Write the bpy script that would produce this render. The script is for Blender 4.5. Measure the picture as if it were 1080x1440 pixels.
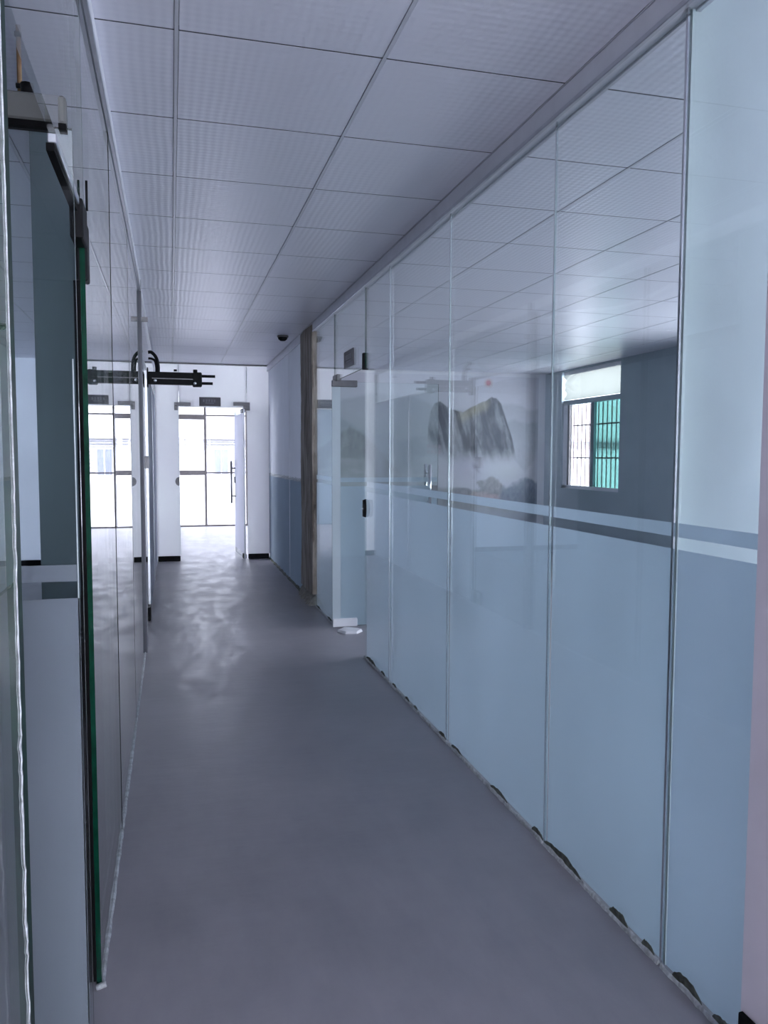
import bpy, bmesh, math, random
import numpy as np
from mathutils import Vector, Matrix

random.seed(7)
rng = np.random.default_rng(7)
for o in list(bpy.data.objects):
    bpy.data.objects.remove(o)
scene = bpy.context.scene
COL = scene.collection

# ------------------------------------------------------------------ camera
EYE = 1.3675
F, PITCH, YAW, ROLL = 1111.7, 0.0708, 0.2623, -0.0029
cam_d = bpy.data.cameras.new('camera')
cam = bpy.data.objects.new('camera', cam_d)
COL.objects.link(cam)
fwd = Vector((math.sin(YAW), math.cos(YAW), 0)); rt = Vector((math.cos(YAW), -math.sin(YAW), 0)); dn = Vector((0, 0, -1))
fw2 = math.cos(PITCH)*fwd + math.sin(PITCH)*dn
dn2 = math.cos(PITCH)*dn - math.sin(PITCH)*fwd
rt3 = math.cos(ROLL)*rt + math.sin(ROLL)*dn2
dn3 = math.cos(ROLL)*dn2 - math.sin(ROLL)*rt
M3 = Matrix((rt3, -dn3, -fw2)).transposed()
cam.matrix_world = Matrix.Translation((0, 0, EYE)) @ M3.to_4x4()
cam_d.sensor_fit = 'VERTICAL'
cam_d.sensor_height = 36.0
cam_d.sensor_width = 27.0
cam_d.lens = F/1440.0*36.0
cam_d.clip_start = 0.02
scene.camera = cam

# ------------------------------------------------------------------ world, daylight, exposure
world = bpy.data.worlds.new('overcast_sky')
scene.world = world
world.use_nodes = True
bg = world.node_tree.nodes['Background']
bg.inputs['Color'].default_value = (0.845, 0.88, 1.0, 1)
bg.inputs['Strength'].default_value = 5.0
scene.view_settings.view_transform = 'Standard'
scene.view_settings.look = 'None'
scene.view_settings.gamma = 1.0
scene.view_settings.exposure = 1.62
scene.view_settings.use_curve_mapping = False
scene.cycles.max_bounces = 16
scene.cycles.diffuse_bounces = 6
scene.cycles.glossy_bounces = 6
scene.cycles.transmission_bounces = 8
scene.cycles.transparent_max_bounces = 40
scene.cycles.use_denoising = True
scene.cycles.caustics_reflective = False
scene.cycles.caustics_refractive = False

def portal(loc, rot, sx, sy):
    """daylight enters through this window opening"""
    l = bpy.data.lights.new('daylight_opening', 'AREA')
    l.shape = 'RECTANGLE'; l.size = sx; l.size_y = sy
    l.cycles.is_portal = True
    o = bpy.data.objects.new('daylight_opening', l)
    COL.objects.link(o)
    o.location = loc; o.rotation_euler = rot
H = math.pi/2

# ------------------------------------------------------------------ node helpers
def new_mat(name):
    m = bpy.data.materials.new(name); m.use_nodes = True
    nt = m.node_tree
    for n in list(nt.nodes): nt.nodes.remove(n)
    out = nt.nodes.new('ShaderNodeOutputMaterial')
    return m, nt, out
def node(nt, t, **kw):
    n = nt.nodes.new(t)
    for k, v in kw.items():
        if k in n.inputs: n.inputs[k].default_value = v
        else: setattr(n, k, v)
    return n
def math_n(nt, op, a, b=None, clamp=False):
    n = nt.nodes.new('ShaderNodeMath'); n.operation = op; n.use_clamp = clamp
    for i, v in enumerate((a, b)):
        if v is None: continue
        if isinstance(v, (int, float)): n.inputs[i].default_value = v
        else: nt.links.new(v, n.inputs[i])
    return n.outputs[0]
def ramp(nt, fac, stops):
    r = nt.nodes.new('ShaderNodeValToRGB')
    el = r.color_ramp.elements
    while len(el) < len(stops): el.new(0.5)
    for e, (p, c) in zip(el, stops):
        e.position = p; e.color = (*c, 1) if len(c) == 3 else c
    nt.links.new(fac, r.inputs[0])
    return r.outputs[0]
def coords(nt, scale=(1, 1, 1), kind='Object'):
    tc = nt.nodes.new('ShaderNodeTexCoord'); mp = nt.nodes.new('ShaderNodeMapping')
    mp.inputs['Scale'].default_value = scale
    nt.links.new(tc.outputs[kind], mp.inputs['Vector'])
    return mp.outputs[0]
def world_pos(nt, scale=(1, 1, 1)):
    g = nt.nodes.new('ShaderNodeNewGeometry'); mp = nt.nodes.new('ShaderNodeMapping')
    mp.inputs['Scale'].default_value = scale
    nt.links.new(g.outputs['Position'], mp.inputs['Vector'])
    return mp.outputs[0]
def noise(nt, vec, scale, detail=4, rough=0.55):
    n = nt.nodes.new('ShaderNodeTexNoise')
    n.inputs['Scale'].default_value = scale; n.inputs['Detail'].default_value = detail
    n.inputs['Roughness'].default_value = rough
    nt.links.new(vec, n.inputs['Vector'])
    return n.outputs['Fac']

def plain(name, col, rough=0.5, metal=0.0, vary=0.12, nscale=6.0, bump=0.0, spec=0.5):
    m, nt, out = new_mat(name)
    p = nt.nodes.new('ShaderNodeBsdfPrincipled')
    v = world_pos(nt)
    f = noise(nt, v, nscale)
    c1 = tuple(c*(1-vary) for c in col); c2 = tuple(min(1, c*(1+vary)) for c in col)
    nt.links.new(ramp(nt, f, [(0.3, c1), (0.7, c2)]), p.inputs['Base Color'])
    p.inputs['Roughness'].default_value = rough; p.inputs['Metallic'].default_value = metal
    p.inputs['Specular IOR Level'].default_value = spec
    if bump:
        b = node(nt, 'ShaderNodeBump', Strength=bump, Distance=0.01)
        nt.links.new(noise(nt, v, nscale*8), b.inputs['Height'])
        nt.links.new(b.outputs[0], p.inputs['Normal'])
    nt.links.new(p.outputs[0], out.inputs[0])
    return m

def glass_mat(name, tint):
    """window glass: clear in the middle, mirror-like at grazing angles"""
    m, nt, out = new_mat(name)
    lw = nt.nodes.new('ShaderNodeLayerWeight'); lw.inputs['Blend'].default_value = 0.5
    f5 = math_n(nt, 'POWER', lw.outputs['Facing'], 5.0)
    fr = math_n(nt, 'ADD', math_n(nt, 'MULTIPLY', f5, 0.955), 0.045, True)
    t = node(nt, 'ShaderNodeBsdfTransparent', Color=(*tint, 1))
    g = node(nt, 'ShaderNodeBsdfGlossy', Roughness=0.0)
    g.inputs['Color'].default_value = (1, 1, 1, 1)
    mx = nt.nodes.new('ShaderNodeMixShader')
    nt.links.new(fr, mx.inputs[0]); nt.links.new(t.outputs[0], mx.inputs[1]); nt.links.new(g.outputs[0], mx.inputs[2])
    nt.links.new(mx.outputs[0], out.inputs[0])
    return m

def film_mat(name, col, trans=0.5, rough=0.5):
    """frosted film: scatters light to both sides"""
    m, nt, out = new_mat(name)
    v = world_pos(nt, (1, 1, 0.6))
    f = noise(nt, v, 1.6, 3)
    c = ramp(nt, f, [(0.3, tuple(x*0.95 for x in col)), (0.7, tuple(min(1, x*1.04) for x in col))])
    d = nt.nodes.new('ShaderNodeBsdfDiffuse'); t = nt.nodes.new('ShaderNodeBsdfTranslucent')
    nt.links.new(c, d.inputs[0]); nt.links.new(c, t.inputs[0])
    mx = nt.nodes.new('ShaderNodeMixShader'); mx.inputs[0].default_value = trans
    nt.links.new(d.outputs[0], mx.inputs[1]); nt.links.new(t.outputs[0], mx.inputs[2])
    nt.links.new(mx.outputs[0], out.inputs[0])
    return m

M = {}
M['glass'] = glass_mat('clear_glass', (0.97, 0.985, 0.982))
M['glass_green'] = glass_mat('greenish_glass', (0.955, 0.982, 0.978))
M['window_green'] = glass_mat('green_window_glass', (0.27, 0.42, 0.39))
M['edge'] = plain('green_glass_edge', (0.003, 0.045, 0.025), 0.15, vary=0.4, nscale=14)
M['edge_pale'] = plain('pale_glass_edge', (0.30, 0.36, 0.37), 0.25, vary=0.1, nscale=14)
M['film'] = film_mat('frosted_film', (0.78, 0.85, 0.92), 0.60)
M['film_grey'] = film_mat('grey_frosted_film', (0.36, 0.37, 0.43), 0.3)
M['film_left_end'] = film_mat('dull_white_film', (0.88, 0.90, 0.96), 0.55)
M['film_blue'] = film_mat('blue_grey_film', (0.50, 0.57, 0.65), 0.45)
M['film_white'] = film_mat('white_film', (0.90, 0.91, 0.96), 0.4)
M['film_end'] = film_mat('white_frosted_film', (0.98, 0.965, 0.985), 0.74)
M['alu'] = plain('brushed_aluminium', (0.62, 0.63, 0.68), 0.32, 0.85, 0.06, 20)
M['chrome'] = plain('polished_steel', (0.72, 0.73, 0.76), 0.16, 1.0, 0.05, 20)
M['steel_dark'] = plain('grey_steel_fitting', (0.16, 0.155, 0.165), 0.4, 0.5, 0.1, 20)
M['white_alu'] = plain('pale_powder_coated_frame', (0.74, 0.74, 0.80), 0.4, 0.0, 0.05, 8)
M['runner'] = plain('silver_painted_runner', (0.66, 0.66, 0.72), 0.3, 0.3, 0.05, 8)
M['seam'] = plain('dark_tile_seam', (0.07, 0.07, 0.085), 0.6, 0, 0.1, 8, spec=0.2)
M['hall_wall'] = plain('grey_blue_hall_paint', (0.22, 0.27, 0.33), 0.75, 0, 0.06, 2)
M['black'] = plain('black_plastic', (0.008, 0.008, 0.010), 0.5, 0, 0.3, 20, spec=0.12)
M['rubber'] = plain('black_rubber', (0.006, 0.006, 0.007), 0.8, 0, 0.3, 20, spec=0.1)
M['post_grey'] = plain('grey_painted_steel', (0.15, 0.15, 0.18), 0.5, 0.1, 0.1, 12)
M['plaster_cool'] = plain('cool_white_plaster', (0.72, 0.83, 0.85), 0.8, 0, 0.05, 3, 0.08)
M['film_leaf'] = film_mat('grey_lavender_film', (0.62, 0.62, 0.70), 0.4)
M['edge_dark'] = plain('dark_green_edge', (0.003, 0.030, 0.020), 0.4, 0, 0.4, 12, spec=0.2)
M['plaster'] = plain('white_plaster', (0.74, 0.72, 0.76), 0.8, 0, 0.05, 3, 0.08)
M['plaster_pink'] = plain('pinkish_white_plaster', (0.90, 0.82, 0.90), 0.75, 0, 0.06, 3, 0.08)  # pink of the light and lens put into the base colour
M['grey_wall'] = plain('grey_green_paint', (0.36, 0.43, 0.48), 0.7, 0, 0.06, 2, 0.06)
M['dark_wall'] = plain('slate_paint', (0.16, 0.21, 0.24), 0.7, 0, 0.06, 2, 0.05)
M['white'] = plain('white_plastic', (0.82, 0.82, 0.86), 0.45, 0, 0.04, 10)
M['silicone'] = plain('white_silicone', (0.55, 0.57, 0.59), 0.6, 0, 0.35, 60, 0.3)
M['mould'] = plain('dark_mouldy_edge', (0.12, 0.13, 0.11), 0.85, 0, 0.6, 50, 0.4)
M['concrete'] = plain('raw_concrete', (0.30, 0.29, 0.27), 0.85, 0, 0.3, 30, 0.4)
M['cream'] = film_mat('cream_cloth', (0.225, 0.235, 0.215), 0.4)
M['copper'] = plain('brown_copper', (0.28, 0.17, 0.09), 0.45, 0.4, 0.2, 40)
M['beige'] = plain('dull_beige_metal', (0.16, 0.16, 0.155), 0.5, 0.2, 0.08, 20)
M['frame_brown'] = plain('brown_grey_window_frame', (0.14, 0.125, 0.13), 0.5, 0.2, 0.1, 20)
M['bar_brown'] = plain('rusty_brown_bar', (0.22, 0.15, 0.15), 0.7, 0, 0.2, 30)
M['sign'] = plain('dark_sign_plate', (0.055, 0.045, 0.065), 0.4, 0, 0.15, 30)
M['sign_text'] = plain('pale_sign_print', (0.42, 0.41, 0.46), 0.6, 0, 0.1, 30)
M['facade'] = plain('pale_render_facade', (0.46, 0.455, 0.48), 0.9, 0, 0.04, 2)
M['louvre'] = plain('grey_louvre', (0.20, 0.19, 0.22), 0.7, 0, 0.06, 8)
M['far_glass'] = plain('bluish_far_glass', (0.13, 0.14, 0.20), 0.25, 0, 0.15, 3)
M['terrace'] = plain('pale_terrace', (0.45, 0.44, 0.47), 0.9, 0, 0.05, 2)
M['slab'] = plain('dark_ceiling_void', (0.012, 0.012, 0.015), 0.9)

def ceiling_tile_mat():
    m, nt, out = new_mat('white_metal_ceiling_tile')
    p = nt.nodes.new('ShaderNodeBsdfPrincipled')
    p.inputs['Base Color'].default_value = (0.78, 0.775, 0.86, 1)
    p.inputs['Roughness'].default_value = 0.34
    p.inputs['Metallic'].default_value = 0.12
    tc = world_pos(nt)
    nz = nt.nodes.new('ShaderNodeTexNoise'); nz.inputs['Scale'].default_value = 2.2; nz.inputs['Detail'].default_value = 2
    nt.links.new(tc, nz.inputs['Vector'])
    sep = nt.nodes.new('ShaderNodeSeparateXYZ'); nt.links.new(tc, sep.inputs[0])
    wob = math_n(nt, 'MULTIPLY', nz.outputs['Fac'], 3.0)
    k = 2*math.pi/0.060
    a = math_n(nt, 'SINE', math_n(nt, 'ADD', math_n(nt, 'MULTIPLY', math_n(nt, 'ADD', sep.outputs[0], sep.outputs[1]), k), wob))
    b = math_n(nt, 'SINE', math_n(nt, 'ADD', math_n(nt, 'MULTIPLY', math_n(nt, 'SUBTRACT', sep.outputs[0], sep.outputs[1]), k), wob))
    h = math_n(nt, 'MULTIPLY', a, b)
    bp = node(nt, 'ShaderNodeBump', Strength=0.42, Distance=0.0012)
    nt.links.new(h, bp.inputs['Height']); nt.links.new(bp.outputs[0], p.inputs['Normal'])
    nt.links.new(p.outputs[0], out.inputs[0])
    return m
M['tile'] = ceiling_tile_mat()

def floor_mat():
    m, nt, out = new_mat('grey_sealed_concrete_floor')
    p = nt.nodes.new('ShaderNodeBsdfPrincipled')
    v = world_pos(nt); vs = world_pos(nt, (1, 0.35, 1))
    n1 = noise(nt, v, 0.9, 5, 0.6); n2 = noise(nt, vs, 7, 6, 0.65)
    mixf = math_n(nt, 'ADD', math_n(nt, 'MULTIPLY', n1, 0.6), math_n(nt, 'MULTIPLY', n2, 0.4))
    nt.links.new(ramp(nt, mixf, [(0.32, (0.255, 0.248, 0.278)), (0.52, (0.33, 0.316, 0.350)), (0.72, (0.41, 0.388, 0.42))]), p.inputs['Base Color'])
    nt.links.new(ramp(nt, n2, [(0.3, (0.30,)*3), (0.7, (0.50,)*3)]), p.inputs['Roughness'])
    bp = node(nt, 'ShaderNodeBump', Strength=0.5, Distance=0.004)
    nt.links.new(noise(nt, world_pos(nt, (0.6, 1.6, 1)), 9, 5), bp.inputs['Height'])
    nt.links.new(bp.outputs[0], p.inputs['Normal'])
    nt.links.new(p.outputs[0], out.inputs[0])
    return m
M['floor'] = floor_mat()

def wood_mat():
    m, nt, out = new_mat('weathered_brown_wood')
    p = nt.nodes.new('ShaderNodeBsdfPrincipled')
    n1 = noise(nt, world_pos(nt, (3, 3, 0.5)), 3.0, 6, 0.7); n2 = noise(nt, world_pos(nt, (20, 20, 1.0)), 2.5, 4)
    f = math_n(nt, 'ADD', math_n(nt, 'MULTIPLY', n1, 0.65), math_n(nt, 'MULTIPLY', n2, 0.35))
    nt.links.new(ramp(nt, f, [(0.33, (0.025, 0.02, 0.018)), (0.44, (0.16, 0.13, 0.11)), (0.55, (0.38, 0.33, 0.29)), (0.66, (0.46, 0.39, 0.35)), (0.78, (0.48, 0.30, 0.23))]), p.inputs['Base Color'])
    p.inputs['Roughness'].default_value = 0.8
    bp = node(nt, 'ShaderNodeBump', Strength=0.5, Distance=0.006)
    nt.links.new(f, bp.inputs['Height']); nt.links.new(bp.outputs[0], p.inputs['Normal'])
    nt.links.new(p.outputs[0], out.inputs[0])
    return m
M['wood'] = wood_mat()

def mural_mat():
    m, nt, out = new_mat('printed_landscape_mural')
    p = nt.nodes.new('ShaderNodeBsdfPrincipled')
    at = nt.nodes.new('ShaderNodeVertexColor'); at.layer_name = 'print'
    nt.links.new(at.outputs[0], p.inputs['Base Color'])
    p.inputs['Roughness'].default_value = 0.7
    nt.links.new(p.outputs[0], out.inputs[0])
    return m
M['mural'] = mural_mat()

# ------------------------------------------------------------------ object helpers
BASE = {}
def setp(o, label=None, cat=None, group=None, kind=None):
    if label: o['label'] = label
    if cat: o['category'] = cat
    if group: o['group'] = group
    if kind: o['kind'] = kind
    return o
def thing(name, label, cat, loc, group=None, kind=None):
    o = bpy.data.objects.new(name, None); COL.objects.link(o)
    o.empty_display_size = 0.05
    o.location = loc; BASE[o.name] = Vector(loc)
    return setp(o, label, cat, group, kind)
def link(name, me, mats, parent=None, smooth=False, loc=None):
    """mesh given in world coordinates; loc: origin for top-level meshes"""
    for mt in (mats if isinstance(mats, (list, tuple)) else [mats]):
        me.materials.append(M[mt] if isinstance(mt, str) else mt)
    o = bpy.data.objects.new(name, me); COL.objects.link(o)
    if parent is not None:
        b = BASE[parent.name]; me.transform(Matrix.Translation(-b))
        o.parent = parent; BASE[o.name] = b
    else:
        if loc is None:
            vs = np.empty(len(me.vertices)*3); me.vertices.foreach_get('co', vs); vs = vs.reshape(-1, 3)
            loc = ((vs[:, 0].min()+vs[:, 0].max())/2, (vs[:, 1].min()+vs[:, 1].max())/2, vs[:, 2].min())
        b = Vector(loc); me.transform(Matrix.Translation(-b)); o.location = b; BASE[o.name] = b
    if smooth:
        for f in me.polygons: f.use_smooth = True
    return o
def bm_mesh(bm, name):
    me = bpy.data.meshes.new(name); bm.to_mesh(me); bm.free(); return me
def add_box(bm, x0, x1, y0, y1, z0, z1, bevel=0.0, seg=1, mi=0):
    v = [bm.verts.new(p) for p in ((x0,y0,z0),(x1,y0,z0),(x1,y1,z0),(x0,y1,z0),(x0,y0,z1),(x1,y0,z1),(x1,y1,z1),(x0,y1,z1))]
    fs = [bm.faces.new([v[i] for i in q]) for q in ((3,2,1,0),(4,5,6,7),(0,1,5,4),(1,2,6,5),(2,3,7,6),(3,0,4,7))]
    for f in fs: f.material_index = mi
    if bevel:
        es = list({e for f in fs for e in f.edges})
        bmesh.ops.bevel(bm, geom=es, offset=bevel, segments=seg, affect='EDGES', profile=0.6)
    return fs
def box(name, x0, x1, y0, y1, z0, z1, mat, parent=None, bevel=0.0, seg=1, **kw):
    bm = bmesh.new(); add_box(bm, x0, x1, y0, y1, z0, z1, bevel, seg)
    return link(name, bm_mesh(bm, name), mat, parent, **kw)
def tube_into(bm, pts, r, n=8, caps=True):
    pts = [Vector(p) for p in pts]; rings = []
    prev = None
    for i, p in enumerate(pts):
        d = (pts[min(i+1, len(pts)-1)] - pts[max(i-1, 0)]).normalized()
        if prev is None:
            u = d.orthogonal().normalized()
        else:
            u = (prev - d*prev.dot(d)).normalized()
        prev = u; w = d.cross(u)
        rr = r[i] if isinstance(r, (list, tuple)) else r
        rings.append([bm.verts.new(p + (u*math.cos(a) + w*math.sin(a))*rr) for a in (2*math.pi*k/n for k in range(n))])
    for a, b in zip(rings, rings[1:]):
        for k in range(n): bm.faces.new((a[k], a[(k+1) % n], b[(k+1) % n], b[k]))
    if caps:
        bm.faces.new(rings[0][::-1]); bm.faces.new(rings[-1])
def tube(name, pts, r, mat, parent=None, n=8, **kw):
    bm = bmesh.new(); tube_into(bm, pts, r, n)
    return link(name, bm_mesh(bm, name), mat, parent, smooth=True, **kw)
def smooth_path(pts, n=8):
    pts = [Vector(p) for p in pts]; out = []
    for i in range(len(pts)-1):
        p0, p1, p2, p3 = pts[max(i-1, 0)], pts[i], pts[i+1], pts[min(i+2, len(pts)-1)]
        for k in range(n):
            t = k/n
            out.append(0.5*((2*p1) + (p2-p0)*t + (2*p0-5*p1+4*p2-p3)*t*t + (3*p1-p0-3*p2+p3)*t**3))
    return out + [pts[-1]]
def pane_x(name, x0, x1, y0, y1, z0, z1, parent, glass='glass', edge='edge'):
    """a sheet of glass standing along the corridor, green at its cut edges"""
    bm = bmesh.new(); fs = add_box(bm, x0, x1, y0, y1, z0, z1)
    for f in fs: f.material_index = 1
    fs[3].material_index = 0; fs[5].material_index = 0
    return link(name, bm_mesh(bm, name), [glass, edge], parent)
def pane_y(name, x0, x1, y0, y1, z0, z1, parent, glass='glass'):
    bm = bmesh.new(); fs = add_box(bm, x0, x1, y0, y1, z0, z1)
    for f in fs: f.material_index = 1
    fs[2].material_index = 0; fs[4].material_index = 0
    return link(name, bm_mesh(bm, name), [glass, 'edge'], parent)

# ------------------------------------------------------------------ sizes of the place
XR, XL, ZC, YE, XW, YW = 1.25, -0.195, 2.55, 10.55, 5.25, 15.6
XLW, YB, YC = -3.3, -2.6, -1.0   # far wall of the left room, rear wall of the rooms, glazed rear end of the corridor
ZT = 2.475                    # underside of the partition's head channel
GT = 0.012                    # glass thickness

# floor
bm = bmesh.new(); add_box(bm, XLW-0.15, XW+0.15, YB-0.15, YW+0.05, -0.12, 0.0)
setp(link('floor', bm_mesh(bm, 'floor'), 'floor'), 'grey sealed concrete floor reflecting the bright doorway', 'floor', kind='structure')

# ceiling: slab above, clip-in metal tiles and runners below
bm = bmesh.new(); add_box(bm, XLW-0.15, XW+0.15, YB-0.15, YW+0.05, ZC+0.03, ZC+0.15)
ceil = link('ceiling', bm_mesh(bm, 'ceiling'), 'slab')
setp(ceil, 'suspended ceiling of square grey-white metal tiles', 'ceiling', kind='structure')
GA, GB = 0.032, 2.3656        # grid origin
TILE = 0.6
cx = [GA + TILE*i for i in range(-4, 9)]
cy = [GB + TILE*j for j in range(-8, 14)]
cb = BASE[ceil.name]
bm = bmesh.new()
hx, hy = (TILE-0.014)/2, (TILE-0.007)/2
c = 0.001
lo = [bm.verts.new(p) for p in ((-hx+c,-hy+c,0),(hx-c,-hy+c,0),(hx-c,hy-c,0),(-hx+c,hy-c,0))]
mid = [bm.verts.new(p) for p in ((-hx,-hy,c),(hx,-hy,c),(hx,hy,c),(-hx,hy,c))]
hi = [bm.verts.new(p) for p in ((-hx,-hy,0.028),(hx,-hy,0.028),(hx,hy,0.028),(-hx,hy,0.028))]
bm.faces.new(lo[::-1])
for a, b in ((lo, mid), (mid, hi)):
    for k in range(4): bm.faces.new((a[k], a[(k+1) % 4], b[(k+1) % 4], b[k]))
tile_me = bm_mesh(bm, 'ceiling_tile'); tile_me.materials.append(M['tile'])
for x in cx:
    for y in cy:
        if x > XW-0.1: continue
        o = bpy.data.objects.new('ceiling_tile', tile_me); COL.objects.link(o)
        o.parent = ceil; o.location = Vector((x+TILE/2, y+TILE/2, ZC)) - cb
# runners between the rows of tiles
for x in cx + [cx[-1]+TILE]:
    if x > XW: continue
    box('ceiling_runner', x-0.0055, x+0.0055, YB, YE-0.02, ZC-0.0015, ZC+0.02, 'runner', ceil)
for y in cy[1:]:
    box('ceiling_seam', cx[0], XW, y-0.0034, y+0.0034, ZC+0.0006, ZC+0.012, 'seam', ceil)

# ------------------------------------------------------------------ setting walls
def wall(name, x0, x1, y0, y1, z0, z1, mat, label):
    return setp(box(name, x0, x1, y0, y1, z0, z1, mat), label, 'wall', kind='structure')
wall('wall_right', XR-0.035, XR+0.08, YC-0.02, 1.425, 0.0, ZC, 'plaster_pink', 'pinkish white plaster wall end at the right edge')
setp(box('baseboard_right', XR-0.05, XR-0.035, YC, 1.418, 0.0, 0.135, 'rubber', bevel=0.004), 'dark baseboard below the pinkish plaster wall end', 'baseboard', kind='structure')
wall('wall_room_partition', XR+0.014, XW, 1.773, 1.797, 0.0, ZC, 'plaster_cool', 'white cross wall behind the nearest right glass panel')
wall('wall_mural', XR+0.014, XW+0.1, YE, YE+0.1, 0.0, ZC, 'plaster', 'end wall of the right room carrying the mural')
wall('wall_back', XLW-0.1, XL-0.02, YB-0.1, YB, 0.0, ZC+0.03, 'grey_wall', 'grey rear wall of the left room')
wall('wall_side_rear', XR+0.08, XR+0.16, YB, YC-0.02, 0.0, ZC+0.03, 'plaster', 'white return wall behind the viewer on the right')
wall('wall_side_rear_left', XL-0.10, XL-0.02, YB, YC-0.02, 0.0, ZC+0.03, 'plaster', 'white return wall behind the viewer on the left')
wall('wall_back_right', XR+0.08, XW, YB-0.1, YB, 0.0, ZC+0.03, 'plaster', 'white rear wall of the near right room')
wall('wall_left', XLW-0.1, XLW, YB, YE, 0.0, ZC+0.03, 'grey_wall', 'grey far wall of the left room')
bm = bmesh.new()
for (y0, y1, z0, z1) in ((YE, 11.0, 0, ZC+.03), (15.2, YW, 0, ZC+.03), (11.0, 15.2, 0, .3), (11.0, 15.2, 2.5, ZC+.03)): add_box(bm, XLW-.1, XLW, y0, y1, z0, z1)
setp(link('wall_hall_left', bm_mesh(bm, 'wall_hall_left'), 'plaster'), 'white left wall of the bright hall beyond', 'wall', kind='structure')
wall('wall_left_pier', -0.452, -0.262, 3.0, 3.45, 0.0, ZC, 'dark_wall', 'slate grey pier in the left room behind the open glass door')
# outer right wall with two window openings and two added unseen ones
WY0, WY1, WZ0, WZ1 = 8.56, 10.05, 0.93, 2.53
bm = bmesh.new()
AY0, AY1 = -1.7, 0.25
B0, B1, B2, B3 = 2.3, 4.1, 4.9, 6.6  # added openings that light the frosted film from behind
for (y0, y1, z0, z1) in ((AY1, B0, 0, ZC+.03), (B0, B1, 0, .75), (B0, B1, 2.0, ZC+.03), (B1, B2, 0, ZC+.03), (B2, B3, 0, .75), (B2, B3, 2.0, ZC+.03), (B3, WY0, 0, ZC+.03), (WY1, YE, 0, ZC+.03), (WY0, WY1, 0, WZ0), (WY0, WY1, WZ1, ZC+.03),
                         (YB, AY0, 0, ZC+.03), (AY0, AY1, 0, .8), (AY0, AY1, 2.4, ZC+.03)):
    add_box(bm, XW, XW+0.14, y0, y1, z0, z1)
setp(link('wall_outer_right', bm_mesh(bm, 'wall_outer_right'), 'grey_wall'), 'grey-green painted window wall of the right room', 'wall', kind='structure')
# hall beyond the end door
bm = bmesh.new()
for (y0, y1, z0, z1) in ((YE+.1, 11.0, 0, ZC+.03), (15.2, YW, 0, ZC+.03), (11.0, 15.2, 0, .3), (11.0, 15.2, 2.5, ZC+.03)): add_box(bm, 2.8, 2.9, y0, y1, z0, z1)
setp(link('wall_hall_right', bm_mesh(bm, 'wall_hall_right'), 'plaster'), 'white right wall of the bright hall beyond', 'wall', kind='structure')
portal((2.88, 13.1, 1.4), (0, H, 0), 2.2, 4.2)  # side openings added out of view to brighten the hall
portal((XLW-0.08, 13.1, 1.4), (0, -H, 0), 2.2, 4.2)
# openings of the right rooms, the middle pair added out of view
portal((XW+0.1, (WY0+WY1)/2, (WZ0+WZ1)/2), (0, H, 0), WZ1-WZ0, WY1-WY0)
for a_, b_ in ((B0, B1), (B2, B3)): portal((XW+0.1, (a_+b_)/2, 1.375), (0, H, 0), 1.25, b_-a_)
portal((XW+0.1, (AY0+AY1)/2, 1.6), (0, H, 0), 1.6, AY1-AY0)
portal((1.45, YW+0.06, 1.28), (-H, 0, 0), 2.7, 2.5)
wall('wall_hall_end', XLW, 0.10, YW-0.05, YW+0.05, 0.0, ZC+.03, 'hall_wall', 'grey-blue end wall of the hall beside the glazing')
portal(((XL+XR)/2, YC-0.03, 1.29), (H, 0, 0), XR-XL, 2.4)

# ------------------------------------------------------------------ right glass partition
def jag_strip(bm, x, y0, y1, zfun, dx, n):
    """ragged thin ridge along the floor at x, height zfun(y), thickness dx"""
    pv = None
    for i in range(n+1):
        y = y0 + (y1-y0)*i/n; z = zfun(y); w = dx*random.uniform(0.6, 1.3)
        v = [bm.verts.new((x, y, 0.0)), bm.verts.new((x-w, y, 0.0)), bm.verts.new((x-w*0.6, y, z*0.7)), bm.verts.new((x, y, z))]
        if pv:
            for k in range(4): bm.faces.new((pv[k], pv[(k+1) % 4], v[(k+1) % 4], v[k]))
        else: bm.faces.new(v)
        pv = v
    bm.faces.new(pv[::-1])
def right_panel(y0, y1, label, films=True, jw=0.0, jm='chrome', patches=()):
    t = thing('glass_panel', label, 'glass panel', (XR+GT/2, (y0+y1)/2, 0), 'right glass partition panels')
    if jw: box('joint_strip', XR-0.001, XR+GT*0.5, y0+0.0005, y0+jw, 0.004, ZT+0.01, jm, t, bevel=0.0008)
    y0 += jw
    pane_x('pane', XR, XR+GT, y0+0.001, y1-0.001, 0.004, ZT+0.02, t, 'glass_green', 'glass_green')
    xf = XR+GT+0.0005
    if films:
        box('frosted_film', xf, xf+0.0006, y0+0.004, y1-0.004, 0.006, 1.128, 'film', t)
        box('frosted_stripe', xf, xf+0.0006, y0+0.004, y1-0.004, 1.160, 1.196, 'film', t)
    bm = bmesh.new()
    jag_strip(bm, XR-0.0005, y0+0.001, y1-0.001, lambda y: 0.007+0.010*random.random(), 0.007, max(6, int((y1-y0)*45)))
    link('sealant_bead', bm_mesh(bm, 'sealant_bead'), 'silicone', t)
    for (a, b, h) in patches:
        bm = bmesh.new(); n = 14; pv = None
        for i in range(n+1):
            s = i/n; y = a+(b-a)*s
            z1 = 0.010 + 0.5*h*(math.sin(math.pi*s)**0.6)*random.uniform(0.7, 1.05) + 0.004
            v = [bm.verts.new((XR-0.0012, y, 0.010)), bm.verts.new((XR-0.0012, y, z1)), bm.verts.new((XR-0.0003, y, z1)), bm.verts.new((XR-0.0003, y, 0.010))]
            if pv:
                for k in range(4): bm.faces.new((pv[k], pv[(k+1) % 4], v[(k+1) % 4], v[k]))
            else: bm.faces.new(v)
            pv = v
        bm.faces.new(pv[::-1])
        link('mouldy_patch', bm_mesh(bm, 'mouldy_patch'), 'mould', t)
    return t
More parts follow.
